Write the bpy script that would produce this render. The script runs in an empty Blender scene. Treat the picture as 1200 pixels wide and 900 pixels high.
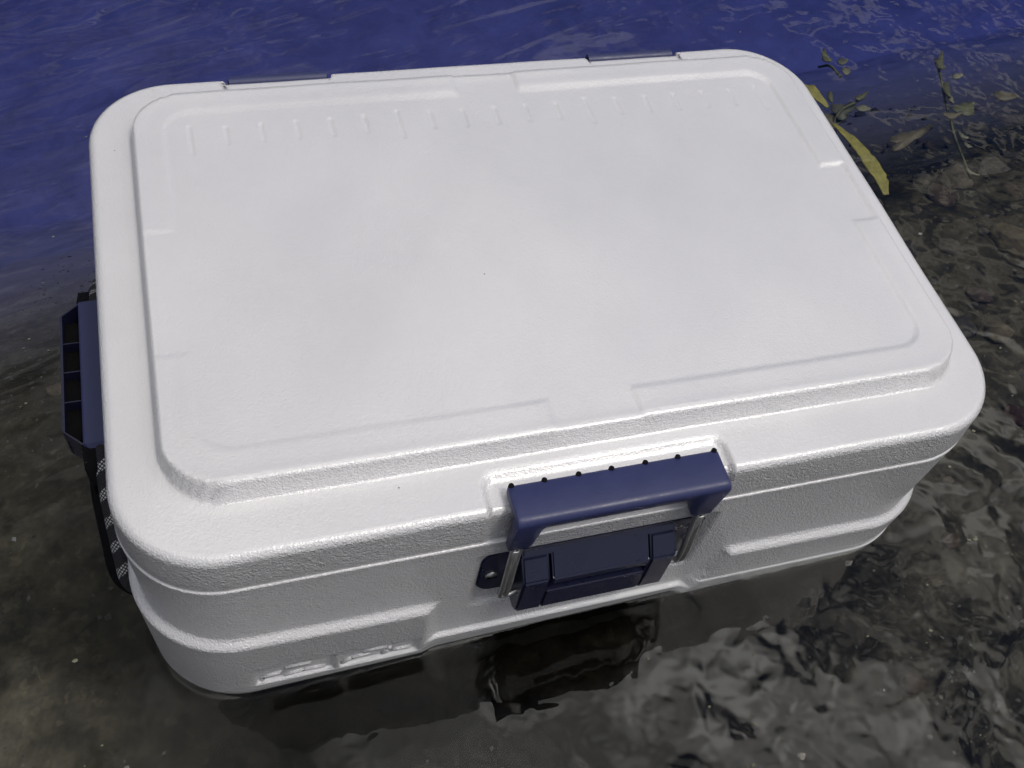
import bpy, bmesh, math, random
import numpy as np
from mathutils import Vector, Matrix, noise as mnoise

random.seed(7)
rng = np.random.default_rng(11)
scene = bpy.context.scene
col = scene.collection
R = math.radians

# ------------------------------------------------------------------ camera
cam_d = bpy.data.cameras.new('camera')
cam = bpy.data.objects.new('camera', cam_d)
col.objects.link(cam)
cam_d.sensor_fit = 'HORIZONTAL'
cam_d.sensor_width = 36.0
cam_d.lens = 36.0 * 1174.99 / 1200.0
cam_d.clip_start = 0.01
cam_d.clip_end = 2000
TILT, FLOAT = R(5.0), 0.1860         # the cooler floats with its right end lower; rim height above the water
TM = Matrix.Rotation(TILT, 4, 'Y')
yaw, pit, rol = 0.444214119, 0.947274965, 0.222037025
cd = Vector((math.sin(yaw) * math.cos(pit), math.cos(yaw) * math.cos(pit), -math.sin(pit)))
r0 = cd.cross(Vector((0, 0, 1))).normalized()
u0 = r0.cross(cd)
cr = r0 * math.cos(rol) + u0 * math.sin(rol)
cu = u0 * math.cos(rol) - r0 * math.sin(rol)
cl_ = Matrix(((cr.x, cu.x, -cd.x, -0.20396179), (cr.y, cu.y, -cd.y, -0.44858921), (cr.z, cu.z, -cd.z, 0.51575475), (0, 0, 0, 1)))
cam.matrix_world = Matrix.Translation((0, 0, FLOAT)) @ TM @ cl_
scene.camera = cam

# ------------------------------------------------------------------ light
SUN_EL, SUN_AZ = R(60), R(126)          # azimuth from +y towards +x
SKY = 0.1
world = bpy.data.worlds.new('World')
scene.world = world
world.use_nodes = True
wt = world.node_tree
for n in list(wt.nodes):
    wt.nodes.remove(n)


def N(nt, kind, **kw):
    n = nt.nodes.new(kind)
    for k, v in kw.items():
        if k.startswith('i_'):
            key = k[2:]
            n.inputs[int(key) if key.isdigit() else key.replace('_', ' ')].default_value = v
        else:
            setattr(n, k, v)
    return n


def L(nt, a, b, ao=0):
    nt.links.new(a.outputs[ao] if hasattr(a, 'outputs') else a, b)


def M(nt, op, a, b=None, c=None):
    n = nt.nodes.new('ShaderNodeMath')
    n.operation = op
    for i, v in enumerate((a, b, c)):
        if v is None:
            continue
        if isinstance(v, (int, float)):
            n.inputs[i].default_value = v
        else:
            nt.links.new(v, n.inputs[i])
    return n.outputs[0]


def mixc(nt, fac, a, b, blend='MIX'):
    n = nt.nodes.new('ShaderNodeMix')
    n.data_type = 'RGBA'
    n.blend_type = blend
    for sock, v in ((n.inputs['Factor'], fac), (n.inputs['A'], a), (n.inputs['B'], b)):
        if isinstance(v, (int, float)):
            sock.default_value = v
        elif isinstance(v, tuple):
            sock.default_value = v if len(v) == 4 else (*v, 1)
        else:
            nt.links.new(v, sock)
    return n.outputs['Result']


def ramp(nt, fac, stops, interp='LINEAR'):
    n = nt.nodes.new('ShaderNodeValToRGB')
    n.color_ramp.interpolation = interp
    e = n.color_ramp.elements
    while len(e) < len(stops):
        e.new(0.5)
    for el, (p, c) in zip(e, stops):
        el.position = p
        el.color = c if len(c) == 4 else (*c, 1)
    if not isinstance(fac, (int, float)):
        nt.links.new(fac, n.inputs[0])
    return n.outputs[0]


sky = N(wt, 'ShaderNodeTexSky', sky_type='NISHITA', sun_disc=False)
sky.sun_elevation = SUN_EL
sky.sun_rotation = SUN_AZ
sky.altitude = 300
sky.air_density = 1.0
sky.dust_density = 0.3
sky.ozone_density = 3.0
hs = N(wt, 'ShaderNodeHueSaturation')
hs.inputs['Hue'].default_value = 0.51
hs.inputs['Saturation'].default_value = 1.35
hs.inputs['Value'].default_value = 1.15
L(wt, sky, hs.inputs['Color'])
tc = N(wt, 'ShaderNodeTexCoord')
sep = N(wt, 'ShaderNodeSeparateXYZ')
L(wt, tc.outputs['Generated'], sep.inputs[0])
zc = M(wt, 'MAXIMUM', sep.outputs[2], 0.06)
px = M(wt, 'DIVIDE', sep.outputs[0], zc)
py = M(wt, 'DIVIDE', sep.outputs[1], zc)
comb = N(wt, 'ShaderNodeCombineXYZ')
wt.links.new(px, comb.inputs[0])
wt.links.new(py, comb.inputs[1])
nz = N(wt, 'ShaderNodeTexNoise', i_Scale=3.4, i_Detail=7.0, i_Roughness=0.55, i_Distortion=0.3)
L(wt, comb, nz.inputs['Vector'])


def blob(cx, cy, k):
    dx = M(wt, 'SUBTRACT', px, cx)
    dy = M(wt, 'SUBTRACT', py, cy)
    d2 = M(wt, 'ADD', M(wt, 'MULTIPLY', dx, dx), M(wt, 'MULTIPLY', dy, dy))
    return M(wt, 'EXPONENT', M(wt, 'MULTIPLY', d2, -k))


# thin broken overcast: brightest where the sun stands behind it, a wide blue opening low over the lake
bank = blob(0.34, 0.12, 5.0)
gap = blob(0.75, 1.75, 1.0)
veil = blob(-0.12, 0.34, 7.0)
dens = M(wt, 'SUBTRACT', M(wt, 'ADD', nz.outputs[0], M(wt, 'ADD', M(wt, 'MULTIPLY', bank, 0.03), M(wt, 'MULTIPLY', veil, 0.12))), M(wt, 'MULTIPLY', gap, 0.15))
cl = ramp(wt, dens, [(0.40, (0, 0, 0)), (0.49, (1, 1, 1))])
base_c = ramp(wt, nz.outputs[0], [(0.33, (4.2, 4.35, 4.7)), (0.52, (9.5, 9.5, 9.6)), (0.64, (32, 31.7, 31.0))])
glow = ramp(wt, M(wt, 'MULTIPLY', bank, M(wt, 'MULTIPLY_ADD', nz.outputs[0], 5.0, -1.9)), [(0.0, (0, 0, 0)), (1.0, (45, 43.8, 42.0))])
sd = Vector((math.sin(SUN_AZ) * math.cos(SUN_EL), math.cos(SUN_AZ) * math.cos(SUN_EL), math.sin(SUN_EL)))
dot = N(wt, 'ShaderNodeVectorMath', operation='DOT_PRODUCT')
L(wt, tc.outputs['Generated'], dot.inputs[0])
dot.inputs[1].default_value = sd
dp = M(wt, 'MAXIMUM', dot.outputs['Value'], 0.0)
fall = M(wt, 'MULTIPLY_ADD', M(wt, 'POWER', dp, 2.5), 0.85, 0.30)     # overcast brightest round the sun; far side dimmed to darken the cooler's front
fc = N(wt, 'ShaderNodeCombineXYZ')
for i in range(3):
    wt.links.new(fall, fc.inputs[i])
cloudcol = mixc(wt, 1.0, mixc(wt, 1.0, base_c, fc.outputs[0], 'MULTIPLY'), glow, 'ADD')
skyc = mixc(wt, cl, hs.outputs[0], cloudcol)
bg = N(wt, 'ShaderNodeBackground', i_Strength=SKY)
wt.links.new(skyc, bg.inputs[0])
wo = N(wt, 'ShaderNodeOutputWorld')
L(wt, bg, wo.inputs[0])

sun_d = bpy.data.lights.new('sun', 'SUN')
sun_d.energy = 2.0
sun_d.angle = R(14)
sun_d.color = (1.0, 0.95, 0.88)
sun = bpy.data.objects.new('sun', sun_d)
col.objects.link(sun)
sdir = Vector((math.sin(SUN_AZ) * math.cos(SUN_EL), math.cos(SUN_AZ) * math.cos(SUN_EL), math.sin(SUN_EL)))
sun.rotation_euler = sdir.to_track_quat('Z', 'Y').to_euler()

vs = scene.view_settings
vs.view_transform = 'Standard'
vs.look = 'None'
vs.gamma = 1.0
vs.exposure = -0.76
scene.cycles.max_bounces = 10
scene.cycles.transparent_max_bounces = 12
scene.cycles.caustics_reflective = False
scene.cycles.caustics_refractive = False


# ------------------------------------------------------------------ helpers
def link(name, me, mat=None, parent=None, loc=None, smooth=True):
    o = bpy.data.objects.new(name, me)
    col.objects.link(o)
    if mat:
        me.materials.append(mat)
    if smooth:
        me.polygons.foreach_set('use_smooth', [True] * len(me.polygons))
    if parent:
        o.parent = parent
    if loc is not None:
        o.location = loc
    return o


def pydata(name, v, f, mat=None, parent=None, smooth=True, loc=None):
    me = bpy.data.meshes.new(name)
    me.from_pydata([tuple(map(float, p)) for p in v], [], [tuple(map(int, q)) for q in f])
    me.validate()
    me.update()
    return link(name, me, mat, parent, loc, smooth)


def npmesh(name, v, quads, extra=()):
    """fast mesh from numpy verts and quads, plus a few ngons"""
    me = bpy.data.meshes.new(name)
    nq = len(quads)
    loops = np.concatenate([quads.reshape(-1)] + [np.array(e) for e in extra]).astype(np.int32)
    starts = np.concatenate([np.arange(nq) * 4, nq * 4 + np.cumsum([0] + [len(e) for e in extra])[:-1]]).astype(np.int32) if extra else (np.arange(nq) * 4).astype(np.int32)
    me.vertices.add(len(v))
    me.vertices.foreach_set('co', v.astype(np.float32).reshape(-1))
    me.loops.add(len(loops))
    me.loops.foreach_set('vertex_index', loops)
    me.polygons.add(len(starts))
    me.polygons.foreach_set('loop_start', starts)
    me.update(calc_edges=True)
    me.validate()
    return me


def sstep(e0, e1, x):
    t = np.clip((x - e0) / (e1 - e0), 0, 1)
    return t * t * (3 - 2 * t)


def sdrr(x, y, x0, x1, y0, y1, r):
    """signed distance of a rounded rectangle (negative inside)"""
    cx, cy, hx, hy = (x0 + x1) / 2, (y0 + y1) / 2, (x1 - x0) / 2, (y1 - y0) / 2
    qx = np.abs(x - cx) - hx + r
    qy = np.abs(y - cy) - hy + r
    return np.minimum(np.maximum(qx, qy), 0) + np.hypot(np.maximum(qx, 0), np.maximum(qy, 0)) - r


def bevel_box(bm, x0, x1, y0, y1, z0, z1, b=0.001, seg=2):
    m = Matrix.Translation(((x0 + x1) / 2, (y0 + y1) / 2, (z0 + z1) / 2)) @ Matrix.Diagonal((x1 - x0, y1 - y0, z1 - z0, 1))
    r = bmesh.ops.create_cube(bm, size=1, matrix=m)
    if b:
        es = list({e for v in r['verts'] for e in v.link_edges})
        bmesh.ops.bevel(bm, geom=es, offset=b, segments=seg, affect='EDGES', profile=0.5)


def bm_obj(name, bm, mat, parent=None, smooth=True):
    bmesh.ops.recalc_face_normals(bm, faces=bm.faces)
    me = bpy.data.meshes.new(name)
    bm.to_mesh(me)
    bm.free()
    o = link(name, me, mat, parent, smooth=smooth)
    return o


def loft(sections, cap=True):
    """closed sections (lists of 3d points, equal length) -> verts, faces"""
    n = len(sections[0])
    v = [p for s in sections for p in s]
    f = []
    for i in range(len(sections) - 1):
        for j in range(n):
            f.append((i * n + j, i * n + (j + 1) % n, (i + 1) * n + (j + 1) % n, (i + 1) * n + j))
    if cap:
        f.append(tuple(range(n))[::-1])
        f.append(tuple(range((len(sections) - 1) * n, len(sections) * n)))
    return v, f


def fix_normals(o):
    bm = bmesh.new()
    bm.from_mesh(o.data)
    bmesh.ops.recalc_face_normals(bm, faces=bm.faces)
    bm.to_mesh(o.data)
    bm.free()


def crisp(o, ang=35):
    bm = bmesh.new()
    bm.from_mesh(o.data)
    for e in bm.edges:
        if len(e.link_faces) == 2 and e.calc_face_angle(0) > R(ang):
            e.smooth = False
    bm.to_mesh(o.data)
    bm.free()


def tube(path, rad, seg=12, caps=True):
    """path points -> verts, faces, and per-vertex (u along metres, v around 0..1)"""
    P = [Vector(p) for p in path]
    v, f, uv = [], [], []
    up = Vector((0, 0, 1))
    dist = 0
    for i, p in enumerate(P):
        t = (P[min(i + 1, len(P) - 1)] - P[max(i - 1, 0)]).normalized()
        a = t.cross(up)
        if a.length < 1e-4:
            a = t.cross(Vector((1, 0, 0)))
        a.normalize()
        b = a.cross(t)
        if i:
            dist += (p - P[i - 1]).length
        rr = rad[i] if isinstance(rad, (list, tuple)) else rad
        for k in range(seg):
            w = 2 * math.pi * k / seg
            v.append(p + (a * math.cos(w) + b * math.sin(w)) * rr)
            uv.append((dist, k / seg))
    for i in range(len(P) - 1):
        for k in range(seg):
            f.append((i * seg + k, i * seg + (k + 1) % seg, (i + 1) * seg + (k + 1) % seg, (i + 1) * seg + k))
    if caps:
        f.append(tuple(range(seg))[::-1])
        f.append(tuple(range((len(P) - 1) * seg, len(P) * seg)))
    return v, f, uv


def smooth_path(pts, n=10):
    P = [Vector(p) for p in pts]
    P = [P[0] * 2 - P[1]] + P + [P[-1] * 2 - P[-2]]
    out = []
    for i in range(1, len(P) - 2):
        for k in range(n):
            t = k / n
            a, b, c, d = P[i - 1], P[i], P[i + 1], P[i + 2]
            out.append(0.5 * ((2 * b) + (c - a) * t + (2 * a - 5 * b + 4 * c - d) * t * t + (3 * b - a - 3 * c + d) * t ** 3))
    out.append(P[-2])
    return out


def empty(name, loc=(0, 0, 0), rot=(0, 0, 0)):
    o = bpy.data.objects.new(name, None)
    o.empty_display_size = 0.05
    col.objects.link(o)
    o.location = loc
    o.rotation_euler = rot
    return o


def tag(o, label, cat, group=None):
    o['label'] = label
    o['category'] = cat
    if group:
        o['group'] = group


def new_mat(name):
    m = bpy.data.materials.new(name)
    m.use_nodes = True
    nt = m.node_tree
    return m, nt, nt.nodes['Principled BSDF']


# ------------------------------------------------------------------ materials
def mat_shell():
    m, nt, b = new_mat('rotomoulded_white_plastic')
    tcx = N(nt, 'ShaderNodeTexCoord')
    geo = N(nt, 'ShaderNodeNewGeometry')
    sp = N(nt, 'ShaderNodeSeparateXYZ')
    L(nt, geo.outputs['Position'], sp.inputs[0])
    edge = N(nt, 'ShaderNodeTexNoise', i_Scale=45.0, i_Detail=3.0)
    L(nt, tcx.outputs['Object'], edge.inputs['Vector'])
    wl = M(nt, 'ADD', sp.outputs[2], M(nt, 'MULTIPLY', M(nt, 'SUBTRACT', edge.outputs[0], 0.5), 0.006))
    dry = N(nt, 'ShaderNodeMapRange', i_From_Min=0.010, i_From_Max=0.017)
    nt.links.new(wl, dry.inputs['Value'])
    dryf = dry.outputs[0]
    # damp patches of splashed water (glossier, smoother)
    patch = N(nt, 'ShaderNodeTexNoise', i_Scale=7.0, i_Detail=2.0, i_Roughness=0.5)
    L(nt, tcx.outputs['Object'], patch.inputs['Vector'])
    pf = ramp(nt, patch.outputs[0], [(0.42, (0, 0, 0)), (0.72, (1, 1, 1))])
    grain = N(nt, 'ShaderNodeTexNoise', i_Scale=880.0, i_Detail=2.0, i_Roughness=0.55)
    L(nt, tcx.outputs['Object'], grain.inputs['Vector'])
    blot = N(nt, 'ShaderNodeTexVoronoi', i_Scale=380.0)
    L(nt, tcx.outputs['Object'], blot.inputs['Vector'])
    gh = M(nt, 'ADD', M(nt, 'MULTIPLY', grain.outputs[0], 1.0), M(nt, 'MULTIPLY', blot.outputs['Distance'], 0.35))
    wave = N(nt, 'ShaderNodeTexNoise', i_Scale=26.0, i_Detail=2.0)
    L(nt, tcx.outputs['Object'], wave.inputs['Vector'])
    gh = M(nt, 'ADD', gh, M(nt, 'MULTIPLY', wave.outputs[0], 0.5))
    bump = N(nt, 'ShaderNodeBump', i_Distance=0.0006)
    nt.links.new(gh, bump.inputs['Height'])
    st = M(nt, 'MULTIPLY', M(nt, 'ADD', M(nt, 'MULTIPLY', dryf, 0.62), 0.12), 1.0)
    nsep = N(nt, 'ShaderNodeSeparateXYZ')
    L(nt, geo.outputs['Normal'], nsep.inputs[0])
    side = M(nt, 'SUBTRACT', 1.0, M(nt, 'ABSOLUTE', nsep.outputs[2]))
    # the mould's side walls carry a coarser grain than its top
    st = M(nt, 'MULTIPLY', st, M(nt, 'MULTIPLY_ADD', side, 5.5, 0.55))
    nt.links.new(st, bump.inputs['Strength'])
    L(nt, bump, b.inputs['Normal'])
    # smooth moulding skin over the grain
    cb = N(nt, 'ShaderNodeBump', i_Distance=0.0003)
    nt.links.new(gh, cb.inputs['Height'])
    nt.links.new(M(nt, 'MULTIPLY', st, 0.5), cb.inputs['Strength'])
    L(nt, cb, b.inputs['Coat Normal'])
    b.inputs['Coat Weight'].default_value = 0.85
    b.inputs['Coat IOR'].default_value = 1.8
    cr_ = M(nt, 'ADD', M(nt, 'MULTIPLY_ADD', dryf, 0.05, M(nt, 'MULTIPLY_ADD', pf, -0.03, 0.10)), M(nt, 'MULTIPLY', M(nt, 'MULTIPLY', M(nt, 'POWER', side, 0.5), dryf), 0.34))
    nt.links.new(cr_, b.inputs['Coat Roughness'])
    ro = M(nt, 'ADD', 0.08, M(nt, 'MULTIPLY', dryf, M(nt, 'SUBTRACT', 0.12, M(nt, 'MULTIPLY', pf, 0.05))))
    nt.links.new(ro, b.inputs['Roughness'])
    # specks of dirt and slight yellowing
    vor = N(nt, 'ShaderNodeTexVoronoi', i_Scale=70.0)
    L(nt, tcx.outputs['Object'], vor.inputs['Vector'])
    sepc = N(nt, 'ShaderNodeSeparateColor')
    L(nt, vor.outputs['Color'], sepc.inputs[0])
    thr = M(nt, 'MULTIPLY', M(nt, 'GREATER_THAN', sepc.outputs[0], 0.95), 0.045)
    speck = M(nt, 'LESS_THAN', vor.outputs['Distance'], thr)
    tone = N(nt, 'ShaderNodeTexNoise', i_Scale=5.0, i_Detail=6.0, i_Roughness=0.65)
    L(nt, tcx.outputs['Object'], tone.inputs['Vector'])
    c0 = ramp(nt, tone.outputs[0], [(0.3, (0.665, 0.65, 0.66)), (0.7, (0.74, 0.722, 0.732))])
    c1 = mixc(nt, M(nt, 'MULTIPLY', speck, 0.85), c0, (0.16, 0.14, 0.12))
    wet = mixc(nt, dryf, mixc(nt, 0.35, c1, (0.55, 0.56, 0.53)), c1)
    nt.links.new(wet, b.inputs['Base Color'])
    b.inputs['IOR'].default_value = 1.5
    b.inputs['Specular IOR Level'].default_value = 1.0
    return m


def mat_plastic(name, c, rough=0.36, scale=700.0, bump=0.00015):
    m, nt, b = new_mat(name)
    tcx = N(nt, 'ShaderNodeTexCoord')
    nn = N(nt, 'ShaderNodeTexNoise', i_Scale=60.0, i_Detail=6.0, i_Roughness=0.7)
    L(nt, tcx.outputs['Object'], nn.inputs['Vector'])
    k = ramp(nt, nn.outputs[0], [(0.3, tuple(x * 0.92 for x in c)), (0.75, tuple(x * 1.08 for x in c))])
    vor = N(nt, 'ShaderNodeTexVoronoi', i_Scale=150.0)
    L(nt, tcx.outputs['Object'], vor.inputs['Vector'])
    sc = N(nt, 'ShaderNodeSeparateColor')
    L(nt, vor.outputs['Color'], sc.inputs[0])
    dust = M(nt, 'LESS_THAN', vor.outputs['Distance'], M(nt, 'MULTIPLY', M(nt, 'GREATER_THAN', sc.outputs[0], 0.93), 0.04))
    kk = mixc(nt, M(nt, 'MULTIPLY', dust, 0.6), k, (0.2, 0.2, 0.22))
    nt.links.new(kk, b.inputs['Base Color'])
    r = ramp(nt, nn.outputs[0], [(0.3, (rough * 0.8,) * 3), (0.7, (rough * 1.25,) * 3)])
    nt.links.new(r, b.inputs['Roughness'])
    gr = N(nt, 'ShaderNodeTexNoise', i_Scale=scale, i_Detail=2.0)
    L(nt, tcx.outputs['Object'], gr.inputs['Vector'])
    bp = N(nt, 'ShaderNodeBump', i_Distance=bump, i_Strength=0.6)
    L(nt, gr, bp.inputs['Height'])
    L(nt, bp, b.inputs['Normal'])
    return m


def mat_steel():
    m, nt, b = new_mat('brushed_stainless_steel')
    tcx = N(nt, 'ShaderNodeTexCoord')
    mp = N(nt, 'ShaderNodeMapping')
    mp.inputs['Scale'].default_value = (900, 900, 40)
    L(nt, tcx.outputs['Object'], mp.inputs[0])
    nn = N(nt, 'ShaderNodeTexNoise', i_Scale=1.0, i_Detail=4.0)
    L(nt, mp, nn.inputs['Vector'])
    c = ramp(nt, nn.outputs[0], [(0.3, (0.5, 0.5, 0.5)), (0.7, (0.72, 0.72, 0.71))])
    nt.links.new(c, b.inputs['Base Color'])
    b.inputs['Metallic'].default_value = 1.0
    b.inputs['Roughness'].default_value = 0.42
    return m


def mat_rope():
    m, nt, b = new_mat('braided_black_rope_white_fleck')
    at = N(nt, 'ShaderNodeUVMap')
    sp = N(nt, 'ShaderNodeSeparateXYZ')
    L(nt, at, sp.inputs[0])
    u, v = sp.outputs[0], sp.outputs[1]     # u metres, v 0..1
    a = M(nt, 'ADD', M(nt, 'MULTIPLY', u, 380.0), M(nt, 'MULTIPLY', v, 12.0))
    c = M(nt, 'SUBTRACT', M(nt, 'MULTIPLY', u, 380.0), M(nt, 'MULTIPLY', v, 12.0))
    fa, fc = M(nt, 'FRACT', a), M(nt, 'FRACT', c)
    cell = M(nt, 'MULTIPLY', M(nt, 'LESS_THAN', fa, 0.62), M(nt, 'LESS_THAN', fc, 0.62))
    band = M(nt, 'LESS_THAN', M(nt, 'FRACT', M(nt, 'ADD', M(nt, 'MULTIPLY', u, 58.0), M(nt, 'MULTIPLY', v, 1.0))), 0.36)
    fl = M(nt, 'MULTIPLY', cell, band)
    cc = mixc(nt, fl, (0.012, 0.012, 0.016), (0.62, 0.62, 0.6))
    nt.links.new(cc, b.inputs['Base Color'])
    hgt = M(nt, 'ADD', M(nt, 'ABSOLUTE', M(nt, 'SUBTRACT', fa, 0.5)), M(nt, 'ABSOLUTE', M(nt, 'SUBTRACT', fc, 0.5)))
    bp = N(nt, 'ShaderNodeBump', i_Distance=0.0008, i_Strength=0.8)
    bp.invert = True
    nt.links.new(hgt, bp.inputs['Height'])
    L(nt, bp, b.inputs['Normal'])
    b.inputs['Roughness'].default_value = 0.7
    return m


SHELL = mat_shell()
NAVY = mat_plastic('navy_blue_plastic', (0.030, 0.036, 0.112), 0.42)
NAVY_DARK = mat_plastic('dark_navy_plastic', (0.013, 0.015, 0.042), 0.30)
BLACK = mat_plastic('black_rubber', (0.003, 0.003, 0.004), 0.7)
BLACK.node_tree.nodes['Principled BSDF'].inputs['Specular IOR Level'].default_value = 0.12
STEEL = mat_steel()
ROPE = mat_rope()

# ------------------------------------------------------------------ water and lake bed
def mat_water():
    m = bpy.data.materials.new('clear_lake_water')
    m.use_nodes = True
    nt = m.node_tree
    for n in list(nt.nodes):
        nt.nodes.remove(n)
    geo = N(nt, 'ShaderNodeNewGeometry')
    sp = N(nt, 'ShaderNodeSeparateXYZ')
    L(nt, geo.outputs['Position'], sp.inputs[0])
    # wind ripples run in long streaks out on the open water, small wobbles near the shore
    mp = N(nt, 'ShaderNodeMapping')
    mp.vector_type = 'TEXTURE'
    mp.inputs['Rotation'].default_value = (0, 0, R(13))
    mp.inputs['Scale'].default_value = (1 / 8.0, 1 / 27.0, 0.1)
    L(nt, geo.outputs['Position'], mp.inputs[0])
    n1 = N(nt, 'ShaderNodeTexNoise', i_Scale=0.8, i_Detail=1.6, i_Roughness=0.45, i_Distortion=0.4)
    L(nt, mp, n1.inputs['Vector'])
    n2 = N(nt, 'ShaderNodeTexNoise', i_Scale=13.0, i_Detail=1.0, i_Roughness=0.4, i_Distortion=0.6)
    L(nt, geo.outputs['Position'], n2.inputs['Vector'])
    n3 = N(nt, 'ShaderNodeTexNoise', i_Scale=38.0, i_Detail=1.0, i_Distortion=0.5)
    L(nt, geo.outputs['Position'], n3.inputs['Vector'])
    n4 = N(nt, 'ShaderNodeTexNoise', i_Scale=80.0, i_Detail=0.0, i_Distortion=0.6)
    L(nt, geo.outputs['Position'], n4.inputs['Vector'])
    # open = away from the shelter of the shallows
    op = N(nt, 'ShaderNodeMapRange', i_From_Min=-0.05, i_From_Max=0.65)
    nt.links.new(M(nt, 'SUBTRACT', sp.outputs[1], M(nt, 'MULTIPLY', sp.outputs[0], 0.7)), op.inputs['Value'])
    h = M(nt, 'ADD', M(nt, 'MULTIPLY', n1.outputs[0], M(nt, 'MULTIPLY_ADD', op.outputs[0], 0.0110, 0.0004)),
          M(nt, 'MULTIPLY', M(nt, 'ADD', M(nt, 'ADD', M(nt, 'MULTIPLY', n2.outputs[0], 0.0040), M(nt, 'MULTIPLY', n3.outputs[0], 0.00065)), M(nt, 'MULTIPLY', n4.outputs[0], 0.00020)),
            M(nt, 'MULTIPLY_ADD', op.outputs[0], -0.7, 1.0)))
    cm = N(nt, 'ShaderNodeMapRange', i_From_Min=-0.30, i_From_Max=0.25, i_To_Min=0.25, i_To_Max=1.0)
    nt.links.new(sp.outputs[0], cm.inputs['Value'])
    h = M(nt, 'MULTIPLY', h, M(nt, 'MAXIMUM', cm.outputs[0], op.outputs[0]))
    # the water climbs a little where it touches the hull
    hx, hy, hr = 0.2915, 0.2035, 0.062
    qx = M(nt, 'SUBTRACT', M(nt, 'ABSOLUTE', M(nt, 'ADD', sp.outputs[0], 0.0166)), hx - hr)
    qy = M(nt, 'SUBTRACT', M(nt, 'ABSOLUTE', sp.outputs[1]), hy - hr)
    qx0, qy0 = M(nt, 'MAXIMUM', qx, 0.0), M(nt, 'MAXIMUM', qy, 0.0)
    dist = M(nt, 'SUBTRACT', M(nt, 'SQRT', M(nt, 'ADD', M(nt, 'MULTIPLY', qx0, qx0), M(nt, 'MULTIPLY', qy0, qy0))), hr)
    dist = M(nt, 'MAXIMUM', dist, -0.004)
    h = M(nt, 'ADD', h, M(nt, 'MULTIPLY', M(nt, 'EXPONENT', M(nt, 'MULTIPLY', dist, -260.0)), 0.0012))
    bp = N(nt, 'ShaderNodeBump', i_Distance=1.0, i_Strength=1.0)
    nt.links.new(h, bp.inputs['Height'])
    fr = N(nt, 'ShaderNodeFresnel', i_IOR=1.42)
    L(nt, bp, fr.inputs['Normal'])
    gl = N(nt, 'ShaderNodeBsdfGlossy')
    gl.inputs['Roughness'].default_value = 0.0
    L(nt, bp, gl.inputs['Normal'])
    tr = N(nt, 'ShaderNodeBsdfTransparent')
    tr.inputs['Color'].default_value = (0.96, 0.97, 0.96, 1)
    mx = N(nt, 'ShaderNodeMixShader')
    L(nt, fr, mx.inputs[0])
    L(nt, tr, mx.inputs[1])
    L(nt, gl, mx.inputs[2])
    out = N(nt, 'ShaderNodeOutputMaterial')
    L(nt, mx, out.inputs['Surface'])
    va = N(nt, 'ShaderNodeVolumeAbsorption')
    va.inputs['Color'].default_value = (0.60, 0.64, 0.90, 1)
    va.inputs['Density'].default_value = 1.7
    L(nt, va, out.inputs['Volume'])
    return m


bm = bmesh.new()
m4 = Matrix.Translation((0, 0, -1.5)) @ Matrix.Diagonal((300, 300, 3.0, 1))
bmesh.ops.create_cube(bm, size=1, matrix=m4)
water = bm_obj('lake_water', bm, mat_water(), smooth=False)
water['kind'] = 'structure'


def bed_z(x, y):
    """shelf at about 0.21 m, falling away to the open lake (far left)"""
    s = y - 0.07 * x
    z = -0.165 - 0.75 * np.clip(s - 0.17, 0, 3) * sstep(0.10, 0.45, s)
    return np.maximum(z, -1.2)


def bed_noise(x, y):
    return 0.010 * mnoise.noise(Vector((x * 6, y * 6, 1.3))) + 0.005 * mnoise.noise(Vector((x * 19, y * 19, 4.1))) \
        + 0.0025 * mnoise.noise(Vector((x * 60, y * 60, 7.7)))


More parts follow.
